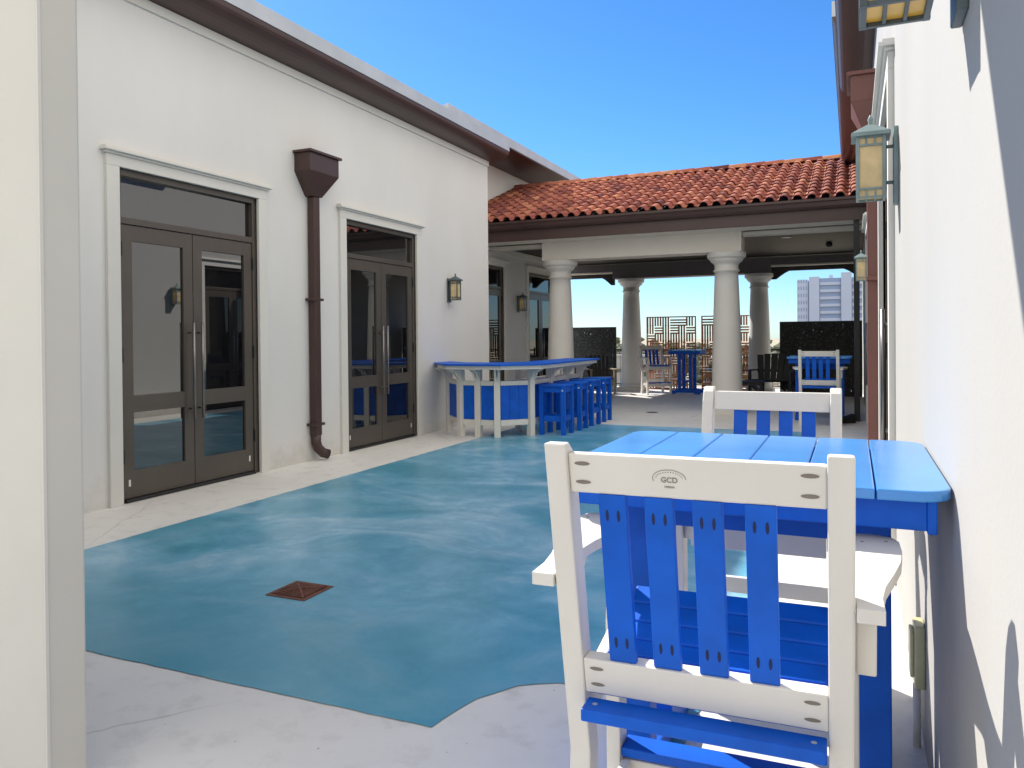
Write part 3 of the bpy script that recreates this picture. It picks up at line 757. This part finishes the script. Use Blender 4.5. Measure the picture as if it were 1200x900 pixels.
# ------------------------------------------------------------------ railing
rl = empty('railing', (-4, 21.4, 0), 0, 'thin black metal guard rail along the far roof edge', 'railing')
m = MB(); m.box(-5, 4.2, -.02, .02, 1.04, 1.08, 'black'); m.box(-5, 4.2, -.012, .012, .93, .955, 'black'); m.box(-5, 4.2, -.012, .012, .09, .115, 'black'); m.build('rails', rl)
x = -4.9; 
while x < 4.2: bx('post', rl, 'black', x - .022, x + .022, -.021, .021, 0, 1.10, 0); x += 1.86
m = MB(); x = -4.8
while x < 4.2: m.box(x - .005, x + .005, -.005, .005, .115, .93, 'black'); x += .125
m.build('pickets', rl)['kind'] = 'stuff'

# umbrella pole with pale base beside far left column
ub = empty('umbrella_base', (-5.93, 20.15, 0), 0, 'black upright pole in a pale base beside the far left column', 'umbrella base')
one(lambda m: (m.box(-.22, .22, -.04, .04, 0, .05, 'label'), m.box(-.04, .04, -.22, .22, 0, .049, 'label'), m.lathe([(.06, .05), (.04, .13)], 'label', 16)), 'stand', ub, .004)
one(lambda m: m.tube([(0, 0, .05), (0, 0, 1.15)], .022, 'black'), 'pole', ub)

# ------------------------------------------------------------------ dark garden chairs and side table
def garden_chair(loc, rz, label, edge='dgrey'):
    e = empty('garden_chair', loc, rz, label, 'chair', 'dark grey garden chairs')
    n = 6
    for k in range(n):
        u = (k - (n - 1) / 2) * .098; H = .97 - .5 * u * u; m = MB()
        m.hexa([(u * .9 - .043, -.02, .34), (u * .9 + .043, -.02, .34), (u * .9 + .043, 0, .34), (u * .9 - .043, 0, .34)],
               [(u * 1.12 - .048, -.25, H), (u * 1.12 + .048, -.25, H), (u * 1.12 + .048, -.23, H), (u * 1.12 - .048, -.23, H)], 'dgrey'); m.build('back_slat', e, .003)
    for k in range(5):
        v = .02 + k * .095; bx('seat_slat', e, 'dgrey', -.27, .27, v, v + .085, .36 + k * .012, .38 + k * .012, .003)
    for s in (-1, 1):
        a, b_ = sorted((s * .27, s * .40)); bx('arm', e, edge, a, b_, -.15, .55, .60, .622, .004)
        a, b_ = sorted((s * .28, s * .315)); bx('front_leg', e, edge, a, b_, .44, .53, 0, .60, .003)
        m = MB(); m.bar((s * .2875, .50, .36), (s * .2875, -.35, .06), .03, .10, 'dgrey'); m.build('rear_leg', e, .003)
    bx('back_brace', e, 'dgrey', -.30, .30, -.13, -.105, .56, .63, .003)
    return e
g1 = garden_chair((-1.62, 18.7, 0), R(170), 'dark grey slatted garden chair left of the far black screen')
g1.scale = (1.5, 1, 1.05)
g2 = garden_chair((-6.0, 19.2, 0), R(-150), 'grey slatted garden chair with tan arms behind the bar end', 'tan')
st = empty('side_table', (-2.2, 17.9, 0), 0, 'low dark grey side table in front of the right garden chair', 'side table')
for k in range(5): bx('top_slat', st, 'dgrey', -.43, .43, -.28 + k * .112, -.28 + k * .112 + .106, .41, .435, .003)
for s in (-1, 1):
    for t in (-1, 1): bx('leg', st, 'dgrey', s * .36 - .03, s * .36 + .03, t * .22 - .03, t * .22 + .03, 0, .409, .003)
bx('apron', st, 'dgrey', -.329, .329, -.235, .235, .34, .408, .003)
wd = empty('door_wedge', (-.13, 13.75, 0), R(25), 'small black wedge shaped block on the floor beside the dark post', 'door stop')
one(lambda m: m.hexa([(-.16, -.07, 0), (.16, -.07, 0), (.16, .07, 0), (-.16, .07, 0)], [(-.14, -.06, .05), (.15, -.06, .15), (.15, .06, .15), (-.14, .06, .05)], 'black'), 'block', wd, .01)

# ------------------------------------------------------------------ far city
def tower():
    e = empty('apartment_tower', (-6.5, 350, -16), 0, 'tall high rise apartment tower on the skyline, pale blue from painted haze', 'building')
    H = 40.4
    one(lambda m: (m.box(-15, -10.6, 0, 14, 0, H, 'city'), m.box(-10.2, -6.2, -1, 14, 0, H + 1.2, 'city'), m.box(-6.2, 2.2, .6, 14, 0, H + .4, 'city'), m.box(2.2, 6.2, -1, 14, 0, H + 2.6, 'city'), m.box(6.2, 17, .6, 14, 0, H + .4, 'city'), m.box(-10.6, -10.2, .5, 14, 0, H - .5, 'citydk')), 'wall', e)
    for k in range(13):
        z = 2 + k * 3
        for x0, x1 in ((-6.0, 2.0), (6.4, 16.8)):
            bx('balcony', e, 'city', x0, x1, -.1, .448, z, z + 1.2, 0); bx('window_band', e, 'citydk', x0 - .1, x1 + .1, .45, .597, z + 1.22, z + 2.95, 0)
        for x in (-14.6, -13.6, -12.6, -11.6): bx('window', e, 'citydk', x, x + .5, -.05, 0, z + 1.2, z + 2.7, 0)
    one(lambda m: (m.box(-2.5, -1.0, 3, 6, H + .4, H + 2.0, 'city')), 'roof_plant', e)
    return e
tower()
rnd = random.Random(11)
for k, (x, y, w, h, c, l) in enumerate(((-95, 260, 34, 9, 'sand', 'low tan building beyond the left of the railing'), (-62, 240, 22, 11, 'roofgrey', 'low grey building seen behind the rust screens'), (-34, 250, 20, 10, 'sand', 'low sandy building seen between the right columns'))):
    e = empty('low_building', (x, y, -16), 0, l, 'building')
    one(lambda m: m.box(-w / 2, w / 2, 0, 16, 0, h, c), 'wall', e)
    one(lambda m: m.box(-w / 2 - .4, w / 2 + .4, -.4, 16.4, h + .002, h + .5, 'roofgrey'), 'roof', e)
    for i in range(int(w / 4)):
        for z in (2, 5.6): bx('window', e, 'citydk', -w / 2 + 1.2 + i * 4, -w / 2 + 3.2 + i * 4, -.06, 0, z, z + 2.1, 0)
m = MB(); ico = bmesh.new(); bmesh.ops.create_icosphere(ico, subdivisions=1, radius=1); iv = [v.co.copy() for v in ico.verts]; ifc = [[v.index for v in f.verts] for f in ico.faces]; ico.free()
for k in range(3800):
    y = rnd.uniform(230, 620); x = rnd.uniform(-.95, .35) * y - 20; top_ = 14 + 4 * math.sin(x * .02) + rnd.uniform(-2, 3)
    r = rnd.uniform(.9, 2.6); z = -16 + rnd.uniform(.3, 1) * top_
    m.add([(x + v.x * r * rnd.uniform(.7, 1.6), y + v.y * r, z + v.z * r * rnd.uniform(.5, 1)) for v in iv], ifc, 'leaf')
tag(m.build('distant_trees'), kind='stuff')

# ------------------------------------------------------------------ light, sky, camera
SUN = Vector((-1.0, .64, 1.0)).normalized()
el = math.asin(SUN.z)
w = bpy.data.worlds.new('World'); scene.world = w; w.use_nodes = True
nt = w.node_tree; nt.nodes.clear()
bg = nt.nodes.new('ShaderNodeBackground'); o_ = nt.nodes.new('ShaderNodeOutputWorld'); sk = nt.nodes.new('ShaderNodeTexSky')
sk.sky_type = 'NISHITA'; sk.sun_disc = False; sk.sun_elevation = el; sk.sun_rotation = math.atan2(SUN.x, SUN.y)
sk.altitude = 300; sk.air_density = 1.0; sk.dust_density = .25; sk.ozone_density = 3.0
SKYS, FILL_CLOUD = .07, 12.9
hs = nt.nodes.new('ShaderNodeHueSaturation'); hs.inputs['Saturation'].default_value = 1.12; hs.inputs['Value'].default_value = 1.08
nt.links.new(mix(nt, 1.0, sk.outputs[0], (.72, .93, 1.2), 'MULTIPLY'), hs.inputs['Color'])
# unseen cloud bank added behind the camera as neutral fill; clear blue ahead
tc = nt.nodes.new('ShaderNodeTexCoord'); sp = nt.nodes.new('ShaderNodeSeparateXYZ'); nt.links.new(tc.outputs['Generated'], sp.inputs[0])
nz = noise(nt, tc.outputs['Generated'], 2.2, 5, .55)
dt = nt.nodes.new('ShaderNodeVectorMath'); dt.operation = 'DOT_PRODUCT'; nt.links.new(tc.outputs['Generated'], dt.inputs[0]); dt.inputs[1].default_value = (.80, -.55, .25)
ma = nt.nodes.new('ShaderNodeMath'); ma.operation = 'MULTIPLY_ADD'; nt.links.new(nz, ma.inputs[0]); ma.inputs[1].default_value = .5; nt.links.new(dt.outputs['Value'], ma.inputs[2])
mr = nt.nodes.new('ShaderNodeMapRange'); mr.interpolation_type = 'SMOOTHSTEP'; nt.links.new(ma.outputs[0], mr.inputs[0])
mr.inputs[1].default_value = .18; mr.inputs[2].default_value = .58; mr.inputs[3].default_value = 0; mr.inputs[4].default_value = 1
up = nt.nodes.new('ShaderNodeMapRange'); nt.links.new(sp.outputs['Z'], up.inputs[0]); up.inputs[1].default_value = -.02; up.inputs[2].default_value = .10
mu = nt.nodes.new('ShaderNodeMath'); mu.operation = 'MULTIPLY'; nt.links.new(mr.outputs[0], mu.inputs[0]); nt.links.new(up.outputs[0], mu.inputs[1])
cl = mix(nt, mu.outputs[0], hs.outputs[0], (FILL_CLOUD, FILL_CLOUD * .95, FILL_CLOUD * .865))
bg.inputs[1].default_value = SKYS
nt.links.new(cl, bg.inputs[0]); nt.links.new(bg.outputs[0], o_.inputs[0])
ld = bpy.data.lights.new('sun', 'SUN'); ld.energy = 4.1; ld.angle = R(.5); ld.color = (1, .945, .86)
lo = bpy.data.objects.new('sun', ld); col.objects.link(lo); lo.location = SUN * 30
lo.rotation_euler = (-SUN).to_track_quat('-Z', 'Y').to_euler()

yaw, pit, rol, f, py0 = .4139, .0086, -.0089, 909., 402.8
cy, sy = math.cos(yaw), math.sin(yaw)
F = Vector((-sy * math.cos(pit), cy * math.cos(pit), -math.sin(pit))); R0 = Vector((cy, sy, 0)); U0 = R0.cross(F)
R2 = math.cos(rol) * R0 + math.sin(rol) * U0; U2 = R2.cross(F)
cd = bpy.data.cameras.new('camera'); cam = bpy.data.objects.new('camera', cd); col.objects.link(cam)
cam.matrix_world = Matrix(((R2.x, U2.x, -F.x, 0), (R2.y, U2.y, -F.y, 0), (R2.z, U2.z, -F.z, 1.45), (0, 0, 0, 1)))
cd.sensor_width = 36; cd.lens = 36 * f / 1200; cd.shift_y = -(450 - py0) / 1200
cd.clip_start = .05; cd.clip_end = 6000
scene.camera = cam
vs_ = scene.view_settings; vs_.view_transform = 'Standard'; vs_.look = 'None'; vs_.gamma = 1; vs_.exposure = 1.0; vs_.use_curve_mapping = False
